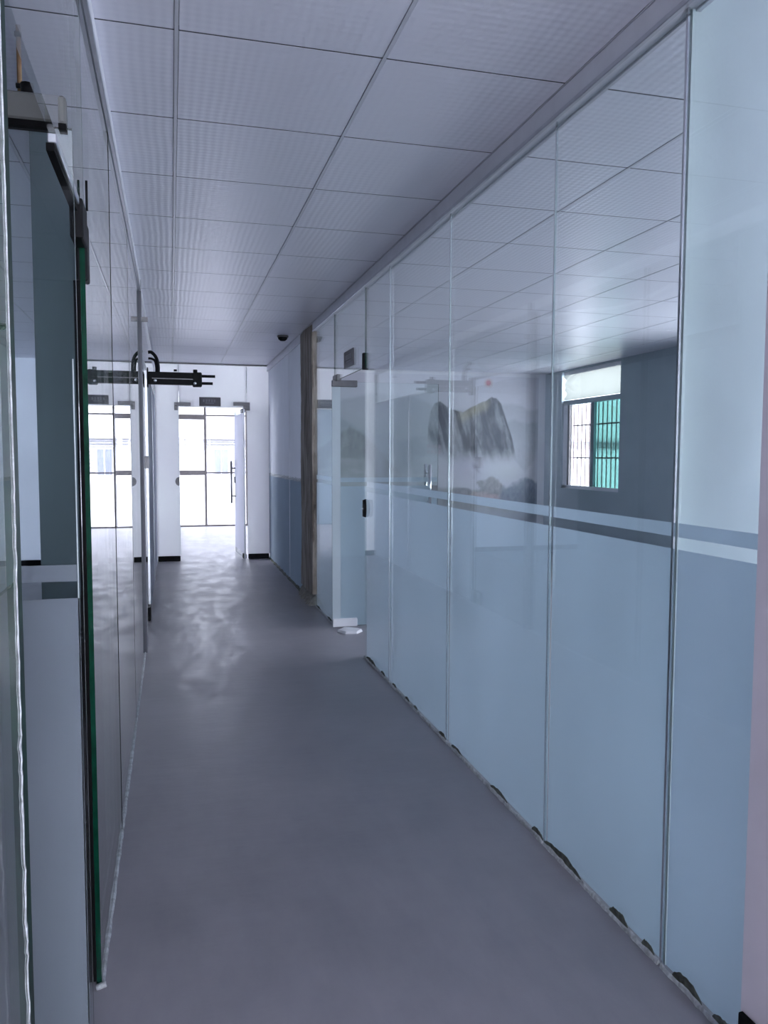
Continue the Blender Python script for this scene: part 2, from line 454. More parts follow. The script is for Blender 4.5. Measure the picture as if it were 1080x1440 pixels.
p1 = right_panel(1.428, 1.77, 'narrow glass panel with white wall close behind, nearest on the right', patches=((1.60, 1.72, 0.06), (1.46, 1.56, 0.04)))
p2 = right_panel(1.77, 2.465, 'tall half-frosted glass panel showing the green window, between two bright joints', jw=0.0085, patches=((1.80, 1.86, 0.045), (1.93, 2.03, 0.05), (2.20, 2.46, 0.05)))
p3 = right_panel(2.465, 3.497, 'wide half-frosted glass panel with the mountain peak seen through it', jw=0.0045, patches=((2.47, 2.56, 0.045), (2.78, 2.95, 0.035), (3.28, 3.42, 0.03)))
p4 = right_panel(3.497, 4.535, 'half-frosted glass panel with the door handle seen through it', jw=0.005, patches=((3.5, 3.6, 0.04), (3.95, 4.02, 0.03), (4.10, 4.18, 0.03), (4.36, 4.45, 0.03)))
p5 = right_panel(4.535, 5.150, 'half-frosted glass panel holding the black lock beside the doorway', jw=0.004, jm='alu', patches=((4.62, 4.72, 0.04), (4.85, 5.10, 0.05)))
p6 = right_panel(6.19, 7.06, 'half-frosted glass panel between the doorway and the wooden board', patches=((6.22, 6.5, 0.03), (6.8, 7.0, 0.03)))
# transom over the right doorway
tr = thing('transom_pane', 'clear glass transom above the right doorway', 'glass panel', (XR+GT/2, 5.67, 2.0))
pane_x('pane', XR, XR+GT, 5.153, 6.187, 1.955, ZT+0.02, tr, 'glass_green')
box('edge_clamp', XR-0.012, XR+GT+0.012, 5.154, 5.19, 1.94, 2.05, 'black', tr, bevel=0.003)
box('pivot_clamp', XR-0.012, XR+GT+0.012, 6.02, 6.186, 1.945, 1.995, 'steel_dark', tr, bevel=0.003)
# black thumb lock on p5
lk = thing('thumb_lock', 'black oval lock on the glass panel beside the doorway', 'lock', (XR, 5.12, 1.02))
bm = bmesh.new()
N = 20
ring = [(5.128+0.026*math.cos(a) if math.cos(a) < 0 else 5.128+0.004*math.cos(a), 1.018+0.062*math.sin(a)) for a in (2*math.pi*k/N for k in range(N))]
va = [bm.verts.new((XR-0.0005, y, z)) for y, z in ring]; vb = [bm.verts.new((XR-0.022, 5.122+(y-5.122)*0.8, 1.018+(z-1.018)*0.88)) for y, z in ring]
for k in range(N): bm.faces.new((va[k], va[(k+1) % N], vb[(k+1) % N], vb[k]))
bm.faces.new(vb); bm.faces.new(va[::-1])
link('lock_case', bm_mesh(bm, 'lock_case'), 'black', lk)
tube('lock_cylinder', [(XR-0.021, 5.114, 1.015), (XR-0.027, 5.114, 1.015)], 0.010, 'chrome', lk, 14)

# head channel of the right partition
def trim(name, x0, x1, y0, y1, label, mat='white_alu', lips=True):
    t = thing(name, label, 'channel', ((x0+x1)/2, (y0+y1)/2, ZT), kind='structure')
    box('channel_body', x0, x1, y0, y1, ZT, ZC-0.001, mat, t, bevel=0.003)
    if lips:
        for x in (x0, x1-0.008): box('channel_lip', x-0.003, x+0.011, y0, y1, ZT-0.006, ZT+0.010, 'alu', t, bevel=0.0015)
    return t
trim('trim_1', XR-0.020, XR+0.034, 1.428, 7.06, 'pale metal head channel above the right glass partition')
trim('trim_2', XR-0.020, XR+0.034, 7.76, YE-0.005, 'pale metal head channel above the far white and blue panels')

# weathered board between partition and far panels
bt = thing('wooden_board', 'rough brown weathered wooden board standing against the right partition', 'board', (XR+0.01, 7.41, 0))
bm = bmesh.new(); pv = None; n = 46
for i in range(n+1):
    z = 0.10 + (2.535-0.10)*i/n
    ya = 7.078 + 0.006*math.sin(z*9)+random.uniform(-.004, .004); yb = 7.735 + 0.018*math.sin(z*5.3+1)+random.uniform(-.012, .012)
    xs = XR-0.022
    ym = (ya+yb)/2 + 0.03*math.sin(z*3)
    v = [bm.verts.new(p) for p in ((XR+0.03, ya, z), (xs, ya, z), (xs-0.008+0.006*math.sin(z*7), ym, z), (xs+0.002, yb, z), (XR+0.03, yb, z))]
    if pv:
        for k in range(5): bm.faces.new((pv[k], pv[(k+1) % 5], v[(k+1) % 5], v[k]))
    else: bm.faces.new(v)
    pv = v
bm.faces.new(pv[::-1])
link('board', bm_mesh(bm, 'board'), 'wood', bt)
bm = bmesh.new(); jag_strip(bm, XR+0.03, 7.06, 7.76, lambda y: 0.10+0.012*random.random(), 0.085, 18)
link('rough_kerb', bm_mesh(bm, 'rough_kerb'), 'concrete', bt)

# far right: panels filmed white above and blue-grey below
def far_panel(y0, y1, label):
    t = thing('filmed_panel', label, 'panel', (XR+GT/2, (y0+y1)/2, 0), 'filmed panels near the end wall')
    pane_x('pane', XR, XR+GT, y0+0.003, y1-0.001, 0.004, ZT+0.02, t)
    xf = XR-0.0012
    box('lower_film', xf, xf+0.0008, y0+0.003, y1-0.003, 0.006, 1.115, 'film_blue', t)
    box('upper_film', xf, xf+0.0008, y0+0.003, y1-0.003, 1.115, ZT, 'film_white', t)
    # torn pale edge between the two films
    bm = bmesh.new(); pv = None; n = int((y1-y0)*30)
    for i in range(n+1):
        y = y0+0.004+(y1-y0-0.008)*i/n
        v = [bm.verts.new(p) for p in ((XR-0.0030, y, 1.105+random.uniform(-.006, .004)), (XR-0.0030, y, 1.138+random.uniform(-.012, .010)), (XR-0.0015, y, 1.138), (XR-0.0015, y, 1.105))]
        if pv:
            for k in range(4): bm.faces.new((pv[k], pv[(k+1) % 4], v[(k+1) % 4], v[k]))
        else: bm.faces.new(v)
        pv = v
    bm.faces.new(pv[::-1])
    link('torn_film_edge', bm_mesh(bm, 'torn_film_edge'), 'silicone', t)
    bm = bmesh.new(); jag_strip(bm, XR-0.0005, y0+.001, y1-.001, lambda y: 0.012+0.02*random.random(), 0.02, 30)
    link('floor_edge', bm_mesh(bm, 'floor_edge'), 'mould', t)
    return t
f1 = far_panel(7.765, 8.65, 'white over blue-grey filmed panel beside the wooden board')
f2 = far_panel(8.65, YE-0.016, 'white over blue-grey filmed panel meeting the end wall')
box('joint_strip', XR-0.003, XR+GT, 8.651, 8.660, 0.004, ZT, 'white', f2)

# ------------------------------------------------------------------ right doorway: leaf opened into the room
d2 = thing('door_2', 'half-frosted glass door standing open into the right room', 'door', (XR+0.05, 6.10, 0), kind='structure')
pane_y('pane', XR-0.035, 2.09, 6.095, 6.107, 0.012, 1.945, d2, 'glass_green')
box('frosted_film', XR+0.035, 2.088, 6.1075, 6.1083, 0.014, 1.128, 'film', d2)
box('frosted_stripe', XR+0.035, 2.088, 6.1075, 6.1083, 1.160, 1.196, 'film', d2)
box('edge_film', XR-0.033, XR+0.034, 6.1075, 6.1083, 0.06, 1.945, 'film_white', d2)
box('top_patch_fitting', XR-0.035, XR+0.165, 6.080, 6.122, 1.905, 1.955, 'steel_dark', d2, bevel=0.003)
box('bottom_patch_fitting', XR-0.035, XR+0.165, 6.078, 6.124, 0.010, 0.075, 'white', d2, bevel=0.004)
hd = tube('pull_handle', [(2.005, 6.045, 0.93), (2.005, 6.045, 1.30)], 0.013, 'chrome', d2, 12)
for z in (1.0, 1.23): tube('standoff', [(2.005, 6.045, z), (2.005, 6.095, z)], 0.008, 'chrome', hd, 10)
hd = tube('pull_handle', [(2.005, 6.157, 0.93), (2.005, 6.157, 1.30)], 0.013, 'chrome', d2, 12)
for z in (1.0, 1.23): tube('standoff', [(2.005, 6.157, z), (2.005, 6.1085, z)], 0.008, 'chrome', hd, 10)
box('door_lock', 2.02, 2.085, 6.083, 6.119, 1.05, 1.13, 'steel_dark', d2, bevel=0.004)
# slab of broken plaster lying at the hinge
bm = bmesh.new()
pts = [(1.225, 5.96), (1.27, 5.86), (1.36, 5.85), (1.42, 5.92), (1.40, 6.00), (1.30, 6.04)]
va = [bm.verts.new((x, y, 0.001)) for x, y in pts]; vb = [bm.verts.new((1.32+(x-1.32)*.9, 5.945+(y-5.945)*.9, 0.016+0.006*(i % 2))) for i, (x, y) in enumerate(pts)]
for k in range(6): bm.faces.new((va[k], va[(k+1) % 6], vb[(k+1) % 6], vb[k]))
bm.faces.new(vb); bm.faces.new(va[::-1])
setp(link('plaster_chip', bm_mesh(bm, 'plaster_chip'), 'white'), 'flat white chip on the floor below the open door hinge', 'debris')

# ------------------------------------------------------------------ signs
def text_rows(parent, origin, ux, uz, normal, w, h):
    """small unreadable characters printed on the plate: strokes as raised marks"""
    bm = bmesh.new()
    o = Vector(origin); ux = Vector(ux); uz = Vector(uz); nn = Vector(normal)
    def mark(a0, a1, b0, b1):
        q = []
        for d in (0.0, 0.0012):
            for (a, b) in ((a0, b0), (a1, b0), (a1, b1), (a0, b1)):
                q.append(bm.verts.new(o + ux*a*w + uz*b*h + nn*d))
        for f in ((0,1,2,3), (4,5,6,7), (0,1,5,4), (1,2,6,5), (2,3,7,6), (3,0,4,7)): bm.faces.new([q[i] for i in f])
    a = -0.30
    for ch in range(5):                       # one line of five dense characters
        cw = 0.105
        mark(a, a+cw*.85, 0.17, 0.20); mark(a, a+cw*.85, 0.07, 0.09); mark(a, a+cw*.85, -0.04, -0.01)
        mark(a+cw*.1, a+cw*.2, -0.06, 0.22); mark(a+cw*(.45+.1*(ch % 2)), a+cw*(.55+.1*(ch % 2)), -0.06, 0.22)
        a += cw*1.2
    mark(-0.20, 0.22, -0.20, -0.165)          # thin underline of small print
    return bm_mesh(bm, 'sign_lettering')
sg = thing('door_sign', 'dark rectangular name plate above the bright end doorway', 'sign', (0.492, YE-0.012, 2.0))
box('plate', 0.358, 0.628, YE-0.024, YE-0.0135, 2.003, 2.118, 'sign', sg, bevel=0.002)
link('sign_lettering', text_rows(sg, (0.485, YE-0.0240, 2.062), (1, 0, 0), (0, 0, 1), (0, -1, 0), 0.27, 0.115), 'sign_text', sg)
sg2 = thing('door_sign', 'dark rectangular name plate on the transom above the right doorway', 'sign', (XR-0.01, 5.62, 1.98))
box('plate', XR-0.011, XR-0.001, 5.47, 5.77, 2.005, 2.125, 'sign', sg2, bevel=0.002)
link('sign_lettering', text_rows(sg2, (XR-0.0110, 5.62, 2.068), (0, -1, 0), (0, 0, 1), (-1, 0, 0), 0.30, 0.12), 'sign_text', sg2)

# ------------------------------------------------------------------ end wall with glass doorway
ey = YE-0.012
def end_panel(x0, x1, z0, z1, label, film='film_end'):
    t = thing('end_wall_panel', label, 'glass panel', ((x0+x1)/2, YE, z0), 'white frosted panels of the end wall')
    pane_y('pane', x0, x1, ey, YE, z0, z1, t)
    box('frosted_film', x0+0.001, x1-0.001, ey-0.0016, ey-0.0006, z0+0.002, z1-0.001, film, t)
    return t
e1 = end_panel(XL+0.002, 0.1012, 0.065, 2.531, 'white frosted glass panel left of the end doorway')
e2 = end_panel(0.963, XR+0.011, 0.065, 2.531, 'white frosted glass panel right of the end doorway')
e3 = end_panel(0.102, 0.961, 1.985, 2.531, 'white frosted glass transom above the end doorway')
e4 = end_panel(XLW+0.005, XL-0.03, 0.065, ZC-0.002, 'white frosted end wall of the left room', 'film_left_end')
box('floor_clamp', XLW+0.01, XL-0.035, ey-0.02, YE+0.02, 0.0, 0.065, 'black', e4, bevel=0.006)
box('floor_clamp', XL+0.01, 0.095, ey-0.02, YE+0.02, 0.0, 0.065, 'black', e1, bevel=0.006)
box('floor_clamp', 0.968, XR-0.008, ey-0.02, YE+0.02, 0.0, 0.065, 'black', e2, bevel=0.006)
def corner_fit(parent, x0, x1, z0, z1, leg, side):
    bm = bmesh.new()
    for s in (-1, 1):
        y0, y1 = (ey-0.014, ey-0.0005) if s < 0 else (YE+0.002, YE+0.016)
        add_box(bm, x0, x1, y0, y1, z1-0.045, z1, 0.002)
        if side < 0: add_box(bm, x0, x0+0.042, y0, y1, z0, z1-0.045, 0.002)
        else: add_box(bm, x1-0.085, x1, y0, y1, z0, z1-0.045, 0.002)
    link('corner_fitting', bm_mesh(bm, 'corner_fitting'), 'steel_dark', parent)
corner_fit(e3, 0.045, 0.25, 1.945, 2.045, 0.05, -1)
corner_fit(e3, 0.79, 1.003, 1.955, 2.06, 0.05, 1)
# half-round lock keeper on the left panel
bm = bmesh.new(); N = 12
ring = [(0.096-0.052*math.cos(a), 1.032+0.058*math.sin(a)) for a in (-math.pi/2+math.pi*k/N for k in range(N+1))]
for s in (0,):
    va = [bm.verts.new((x, ey-0.0005, z)) for x, z in ring]; vb = [bm.verts.new((x, ey-0.02, z)) for x, z in ring]
    for k in range(N): bm.faces.new((va[k], va[k+1], vb[k+1], vb[k]))
    bm.faces.new((va[N], va[0], vb[0], vb[N])); bm.faces.new(vb); bm.faces.new(va[::-1])
link('lock_keeper', bm_mesh(bm, 'lock_keeper'), 'steel_dark', e1)
setp(box('trim_3', XL+0.012, XR-0.021, ey-0.02, YE+0.02, 2.532, 2.549, 'steel_dark', bevel=0.002), 'thin dark head channel above the white end panels', 'channel', kind='structure')
box('small_sensor', 0.045, 0.085, ey-0.03, ey-0.001, 2.435, 2.46, 'black', e1, bevel=0.004)

# open leaf of the end door, turned about its pivot
d1 = thing('door_1', 'clear glass door with steel bar handle, open at the end doorway', 'door', (0.915, YE-0.02, 0), kind='structure')
pane_y('pane', 0.915-0.05, 0.915+0.80, YE-0.026, YE-0.014, 0.012, 1.975, d1)
box('bottom_rail', 0.915-0.05, 0.915+0.05, YE-0.04, YE+0.0, 0.010, 0.07, 'black', d1, bevel=0.003)
box('top_patch_fitting', 0.915-0.05, 0.915+0.12, YE-0.04, YE+0.0, 1.925, 1.98, 'steel_dark', d1, bevel=0.003)
box('leaf_film', 0.915-0.048, 0.915+0.798, YE-0.0136, YE-0.0128, 0.08, 1.92, 'film_leaf', d1)
box('edge_trim', 0.915-0.062, 0.915-0.05, YE-0.03, YE-0.010, 0.012, 1.975, 'alu', d1, bevel=0.002)
for s in (-1, 1):
    yb = YE-0.02 + s*0.065
    hb = tube('bar_handle', [(0.915+0.72, yb, 0.70), (0.915+0.72, yb, 1.29)], 0.014, 'steel_dark', d1, 12)
    for z in (0.80, 1.19): tube('standoff', [(0.915+0.72, yb, z), (0.915+0.72, YE-0.02+s*0.0065, z)], 0.009, 'steel_dark', hb, 10)
box('door_lock', 0.915+0.72, 0.915+0.795, YE-0.04, YE, 0.98, 1.07, 'steel_dark', d1, bevel=0.004)
d1.rotation_euler = (0, 0, math.radians(93.5))

# ------------------------------------------------------------------ glazed wall of the far hall, and what stands outside
w2 = thing('window_2', 'floor-to-ceiling glazed wall with thin dark frames beyond the end doorway', 'window', (0.4, YW, 0), kind='structure')
for x0, x1 in ((0.10, 0.14), (0.610, 0.655), (1.395, 1.43), (2.75, 2.80)):
    box('mullion', x0, x1, YW-0.03, YW+0.03, 0.0, ZC, 'frame_brown', w2, bevel=0.003)
for x0, x1, thick in ((0.14, 0.610, 1), (0.655, 1.395, 0), (1.43, 2.75, 0)):
    box('bottom_rail', x0, x1, YW-0.03, YW+0.03, 0.0, 0.03, 'frame_brown', w2)
    a, b = (0.99, 1.08) if thick else (1.02, 1.05)
    box('middle_rail', x0, x1, YW-0.03, YW+0.03, a, b, 'frame_brown', w2)
    a, b = (2.05, 2.145) if thick else (2.115, 2.145)
    box('top_rail', x0, x1, YW-0.03, YW+0.03, a, b, 'frame_brown', w2)
    for a, b in ((0.03, 1.0), (1.06, 2.08), (2.146, ZC-0.01)):
        pane_y('pane', x0, x1, YW-0.004, YW+0.002, a, b, w2)
ob = thing('outside_building', 'overexposed pale building with louvred windows across the yard', 'building', (1.3, 22.2, -3))
box('facade', -14, 17, 22.2, 22.6, -3, 11, 'facade', ob)  # raised out of view to keep direct sky from the hall glazing
box('eave', -14, 17, 22.05, 22.2, 1.80, 1.85, 'louvre', ob)
for k in range(3): box('ledge', -14, 17, 22.10, 22.2, 1.60+0.075*k, 1.625+0.075*k, 'louvre', ob)
for x in (-1.9, -0.35, 1.14, 2.7):
    wn = box('window', x, x+0.36, 22.16, 22.2, 0.85, 1.52, 'far_glass', ob)
    box('window_bar', x+0.17, x+0.19, 22.145, 22.16, 0.85, 1.52, 'white', wn)
    for k in range(6): box('louvre_slat', x+0.42, x+0.86, 22.13, 22.19, 0.92+0.105*k, 0.96+0.105*k, 'louvre', ob)
setp(box('outside_terrace', -6, 9, YW+0.1, 22.1, -0.3, -0.12, 'terrace'), 'pale sunlit terrace floor outside the glazed wall', 'terrace', kind='structure')

# ------------------------------------------------------------------ left partition
def left_panel(y0, y1, label, z0=0.004, z1=None):
    t = thing('left_glass_panel', label, 'glass panel', (XL-GT/2, (y0+y1)/2, z0), 'left glass partition panels')
    pane_x('pane', XL-GT, XL, y0+0.001, y1-0.001, z0, ZT+0.02 if z1 is None else z1, t)
    return t
l0 = left_panel(YC+0.02, 1.10, 'near clear glass panel with chipped green edge at the left border')
l1 = left_panel(2.075, 2.945, 'clear reflecting glass panel with green edge beside the left doorway')
l2 = left_panel(2.953, 4.16, 'middle clear reflecting glass panel of the left partition')
l3 = left_panel(4.166, 5.63, 'far clear reflecting glass panel before the steel post')
box('joint_strip', XL-GT-0.002, XL+0.001, 2.954, 2.963, 0.004, ZT, 'rubber', l2)
box('joint_strip', XL-GT-0.002, XL+0.001, 4.167, 4.173, 0.004, ZT, 'steel_dark', l3)
# white bead at the foot of each panel
for t, y0, y1 in ((l1, 2.08, 2.945), (l2, 2.953, 4.16), (l3, 4.166, 5.63)):
    bm = bmesh.new(); pv = None; n = int((y1-y0)*24)
    for i in range(n+1):
        y = y0+(y1-y0)*i/n; w = 0.007+random.uniform(-.0015, .0015); z = 0.009+random.uniform(-.002, .002)
        v = [bm.verts.new(p) for p in ((XL+0.0005, y, 0.0005), (XL+w, y, 0.0005), (XL+w*.6, y, z*.7), (XL+0.0005, y, z))]
        if pv:
            for k in range(4): bm.faces.new((pv[k], pv[(k+1) % 4], v[(k+1) % 4], v[k]))
        else: bm.faces.new(v)
        pv = v
    bm.faces.new(pv[::-1])
    link('silicone_bead', bm_mesh(bm, 'silicone_bead'), 'silicone', t)
# dark cut edge and ragged sealant down the near panel
box('edge_coat', XL-GT, XL-0.0005, 1.1005, 1.135, 0.004, 1.95, 'edge_dark', l0)
bm = bmesh.new(); pv = None; n = 220
for i in range(n+1):
    z = 2.35*i/n
    k_ = 1.0 if z < 1.0 else (0.55 if z < 1.3 else 0.25)
    w = 0.010*k_*random.uniform(0.0, 1.0)*(1.0 if random.random() > 0.25 else 0.3)+0.0004; a_ = 1.094-0.010*k_*random.random()
    v = [bm.verts.new(p) for p in ((XL+0.0004, a_, z), (XL+0.0004, a_-w, z), (XL+0.0022, a_-w*.8, z), (XL+0.0022, a_-w*.2, z))]
    if pv:
        for k in range(4): bm.faces.new((pv[k], pv[(k+1) % 4], v[(k+1) % 4], v[k]))
    else: bm.faces.new(v)
    pv = v
bm.faces.new(pv[::-1])
link('ragged_sealant', bm_mesh(bm, 'ragged_sealant'), 'silicone', l0)
box('lower_seal', XL-GT-0.034, XL-GT-0.016, 2.078, 2.10, 0.01, 0.925, 'rubber', l1)
box('edge_seal', XL-GT-0.016, XL-GT-0.001, 2.078, 2.10, 0.01, 1.79, 'rubber', l1)
tube('floor_screw_chip', [(XL-0.012, 2.062, 0.004), (XL+0.012, 2.062, 0.010)], 0.008, 'silicone', l1, 6)
# transom above the left doorway
lt = thing('transom_pane', 'clear glass transom above the left doorway', 'glass panel', (XL-GT/2, 1.58, 1.98))
pane_x('pane', XL-GT, XL, 1.104, 2.07, 1.955, ZT+0.02, lt, 'glass', 'glass')
box('closer_rail', XL-GT-0.004, XL+0.001, 1.60, 1.968, 1.938, 1.956, 'alu', lt, bevel=0.002)
box('black_gasket', XL-GT-0.006, XL-0.004, 1.60, 1.968, 1.924, 1.938, 'rubber', lt)
box('black_clamp', XL-GT-0.010, XL+0.008, 1.97, 2.07, 1.865, 1.955, 'black', lt, bevel=0.006, seg=2)
box('corner_clamp', XL-GT-0.010, XL+0.006, 2.078, 2.13, 1.79, 1.93, 'black', l1, bevel=0.006, seg=2)
tube('clamp_bolt', [(XL+0.009, 2.055, 1.95), (XL+0.009, 2.055, 2.02)], 0.003, 'black', lt, 6)
trim('trim_4', XL-0.034, XL+0.012, YC+0.02, 5.66, 'pale metal head channel above the left glass partition')
# open leaf of the left door
YL = 1.70
d3 = thing('door_3', 'frosted-foot glass door with beige top fitting, open into the left room', 'door', (-0.26, YL, 0), kind='structure')
pane_y('pane', -1.02, -0.178, YL, YL+0.012, 0.012, 2.005, d3, 'glass_green')
yf = YL+0.0125
box('frosted_film', -1.018, -0.186, yf, yf+0.0006, 0.014, 1.075, 'film_grey', d3)
box('frosted_stripe', -1.018, -0.191, yf, yf+0.0006, 1.110, 1.144, 'film_grey', d3)
box('edge_strip', -0.1895, -0.1870, yf, yf+0.002, 0.014, 1.56, 'white', d3)
box('top_patch_fitting', -0.330, -0.188, YL-0.010, YL+0.022, 2.010, 2.062, 'beige', d3, bevel=0.004)
box('fitting_gasket', -0.330, -0.188, YL-0.008, YL+0.020, 1.999, 2.010, 'rubber', d3)
tube('pivot_pin', [(-0.258, YL+0.006, 2.06), (-0.258, YL+0.006, 2.082)], 0.012, 'black', d3, 10)
bp = thing('copper_pipe', 'thin brown vertical pipe above the open left door', 'pipe', (-0.275, YL+0.03, 2.085))
tube('pipe', [(-0.275, YL+0.03, 2.066), (-0.275, YL+0.03, 2.20)], 0.0045, 'copper', bp, 8)
for z in (2.085, 2.182): tube('pipe_clip', [(-0.281, YL+0.026, z), (-0.269, YL+0.026, z)], 0.005, 'black', bp, 6)
# low black cabinet just inside the left room
cb_ = thing('low_cabinet', 'low black cabinet just inside the left doorway', 'cabinet', (-0.43, 2.35, 0))
box('cabinet_body', -0.65, XL-GT-0.016, 2.16, 2.62, 0.0, 0.905, 'black', cb_, bevel=0.004)
box('cabinet_top', -0.655, XL-GT-0.015, 2.155, 2.625, 0.9055, 0.92, 'black', cb_, bevel=0.003)
for x0, x1 in ((-0.645, -0.435), (-0.43, XL-GT-0.02)):
    dd = box('cabinet_door', x0, x1, 2.148, 2.1595, 0.05, 0.895, 'black', cb_, bevel=0.002)
    tube('knob', [((x0+x1)/2, 2.147, 0.5), ((x0+x1)/2, 2.130, 0.5)], 0.010, 'steel_dark', dd, 10)

# ------------------------------------------------------------------ left side further on: post, open frame and far panels
ps = thing('steel_post', 'slim grey steel post at the far end of the left partition', 'post', (XL-0.005, 5.70, 0))
box('post_shaft', XL-0.035, XL+0.014, 5.64, 5.72, 0.0, ZC-0.002, 'post_grey', ps, bevel=0.004)
box('bracket', XL+0.012, XL+0.055, 5.66, 5.68, 2.27, 2.30, 'steel_dark', ps, bevel=0.002)
d4 = thing('door_4', 'narrow reflecting glass door closed in the left wall beyond the post', 'door', (XL, 6.2, 0), kind='structure')
pane_x('pane', XL-GT, XL, 5.73, 6.85, 0.012, 2.0, d4)
box('door_lock', XL-GT-0.016, XL+0.018, 6.74, 6.84, 1.26, 1.36, 'steel_dark', d4, bevel=0.003)
box('bottom_patch_fitting', XL-GT-0.012, XL+0.012, 6.70, 6.86, 0.008, 0.12, 'black', d4, bevel=0.003)
ft = left_panel(5.73, 10.53, 'long clear glass transom high in the far left wall', 2.08)
l5 = left_panel(6.87, 8.9, 'far left glass panel under the black wall arm', 0.004, 2.07)
l6 = left_panel(8.906, 10.53, 'last left glass panel meeting the white end wall', 0.004, 2.07)
for t_, a_, b_ in ((l5, 6.90, 8.9), (l6, 8.93, 10.53)):
    box('white_film', XL+0.0004, XL+0.0012, a_+.002, b_-.002, 0.006, 2.068, 'film_white', t_)  # film added to stop the double reflection of the end doorway
box('edge_frame', XL-GT-0.004, XL+0.010, 6.868, 6.90, 0.004, 2.07, 'alu', l5, bevel=0.002)
box('edge_frame', XL-GT-0.004, XL+0.006, 8.906, 8.93, 0.004, 2.07, 'alu', l6, bevel=0.002)
box('transom_rail', XL-0.03, XL+0.008, 5.73, 10.53, 2.07, 2.085, 'alu', ft)
trim('trim_5', XL-0.034, XL+0.008, 5.73, 10.53, 'pale metal head channel above the far left glass')

# black arm projecting from the left wall
YA = 6.90
ar = thing('cable_bracket', 'black wall-mounted arm with cable loops projecting from the left wall', 'bracket', (XL, YA, 1.95))
box('arm_beam', XL+0.020, 0.225, YA-0.03, YA+0.03, 1.955, 2.058, 'black', ar, bevel=0.004)
box('beam_groove', XL+0.05, 0.20, YA-0.034, YA-0.029, 2.000, 2.006, 'steel_dark', ar)
box('end_clamp', 0.182, 0.258, YA-0.04, YA+0.04, 1.942, 2.062, 'black', ar, bevel=0.008)
tube('clamp_knob', [(0.205, YA, 2.06), (0.205, YA, 2.086)], 0.018, 'black', ar, 10)
tube('clamp_bolt', [(0.20, YA-0.05, 1.968), (0.20, YA-0.038, 1.968)], 0.013, 'chrome', ar, 10)
tube('hose_fitting', [(XL+0.075, YA-0.042, 1.985), (XL+0.075, YA-0.028, 1.985)], 0.014, 'chrome', ar, 10)
tube('prong', [(0.25, YA, 2.034), (0.368, YA, 2.034)], 0.012, 'black', ar, 10)
tube('prong', [(0.25, YA, 1.974), (0.348, YA, 1.974)], 0.012, 'black', ar, 10)
tube('cable_loop', smooth_path([(XL+0.022, YA-0.02, 2.215), (XL+0.05, YA-0.02, 2.215), (XL+0.085, YA-0.02, 2.175), (XL+0.10, YA-0.02, 2.11), (XL+0.10, YA-0.02, 2.055)]), 0.014, 'black', ar, 10)
tube('cable_loop', smooth_path([(XL+0.022, YA+0.02, 2.17), (XL+0.05, YA+0.02, 2.168), (XL+0.075, YA+0.02, 2.15), (XL+0.085, YA+0.02, 2.10), (XL+0.085, YA+0.02, 2.055)]), 0.010, 'black', ar, 10)
box('wall_plate', XL+0.011, XL+0.020, YA-0.05, YA+0.05, 1.93, 2.09, 'black', ar, bevel=0.003)

# white cable hanging in the left room
setp(tube('hanging_cable', smooth_path([(-.42, 4.2, 2.40), (-.42, 4.71, 2.365), (-.42, 5.36, 2.44), (-.42, 6.1, 2.50), (-.42, 6.9, 2.52), (-.42, 7.4, 2.49), (-.42, 8.44, 2.33)]), 0.012, 'white'),
     'white cable sagging below the ceiling of the left room', 'cable')

# smoke detector
sd = thing('smoke_detector', 'small dark smoke detector on the ceiling near the wooden board', 'smoke detector', (1.08, 7.9, ZC))
tube('detector_base', [(1.08, 7.9, ZC-0.001), (1.08, 7.9, ZC-0.018)], 0.055, 'steel_dark', sd, 20)
tube('detector_head', [(1.08, 7.9, ZC-0.018), (1.08, 7.9, ZC-0.035), (1.08, 7.9, ZC-0.052)], [0.046, 0.044, 0.024], 'black', sd, 20)

# ------------------------------------------------------------------ right room window
w1 = thing('window_1', 'barred sliding window with one green pane and cream cloth above', 'window', (XW, (WY0+WY1)/2, WZ0), kind='structure')
ZM = 2.10
for (y0, y1, z0, z1, nm) in ((WY0, WY0+0.05, WZ0, WZ1, 'frame_side'), (WY1-0.12, WY1, WZ0, ZM, 'frame_side'), (WY0, WY1, WZ0, WZ0+0.045, 'frame_sill'),
                             (WY0, WY1, ZM-0.03, ZM+0.035, 'frame_transom'), (WY0, WY1, WZ1-0.05, WZ1, 'frame_head')):
    box(nm, XW+0.03, XW+0.10, y0, y1, z0, z1, 'white_alu' if nm != 'frame_transom' else 'grey_wall', w1, bevel=0.003)
YMID = (WY0+0.05+WY1-0.12)/2
s1 = box('sash_stile', XW+0.035, XW+0.075, YMID-0.04, YMID+0.04, WZ0+0.045, ZM-0.03, 'dark_wall', w1)
s2 = box('sash_stile', XW+0.035, XW+0.075, WY1-0.17, WY1-0.12, WZ0+0.045, ZM-0.03, 'frame_brown', w1)
pane_x('green_pane', XW+0.050, XW+0.056, WY0+0.05, YMID, WZ0+0.045, ZM-0.03, w1, 'window_green')
pane_x('clear_pane', XW+0.062, XW+0.068, YMID, WY1-0.17, WZ0+0.045, ZM-0.03, w1)
nb = 13
for k in range(nb):
    y = WY0+0.06+(WY1-WY0-0.2)*k/(nb-1)
    tube('security_bar', [(XW+0.125, y, WZ0), (XW+0.125, y, ZM)], 0.009, 'bar_brown', w1, 8)
for z in (WZ0+0.42, WZ0+0.86):
    tube('cross_bar', [(XW+0.125, WY0, z), (XW+0.125, WY1, z)], 0.010, 'bar_brown', w1, 8)
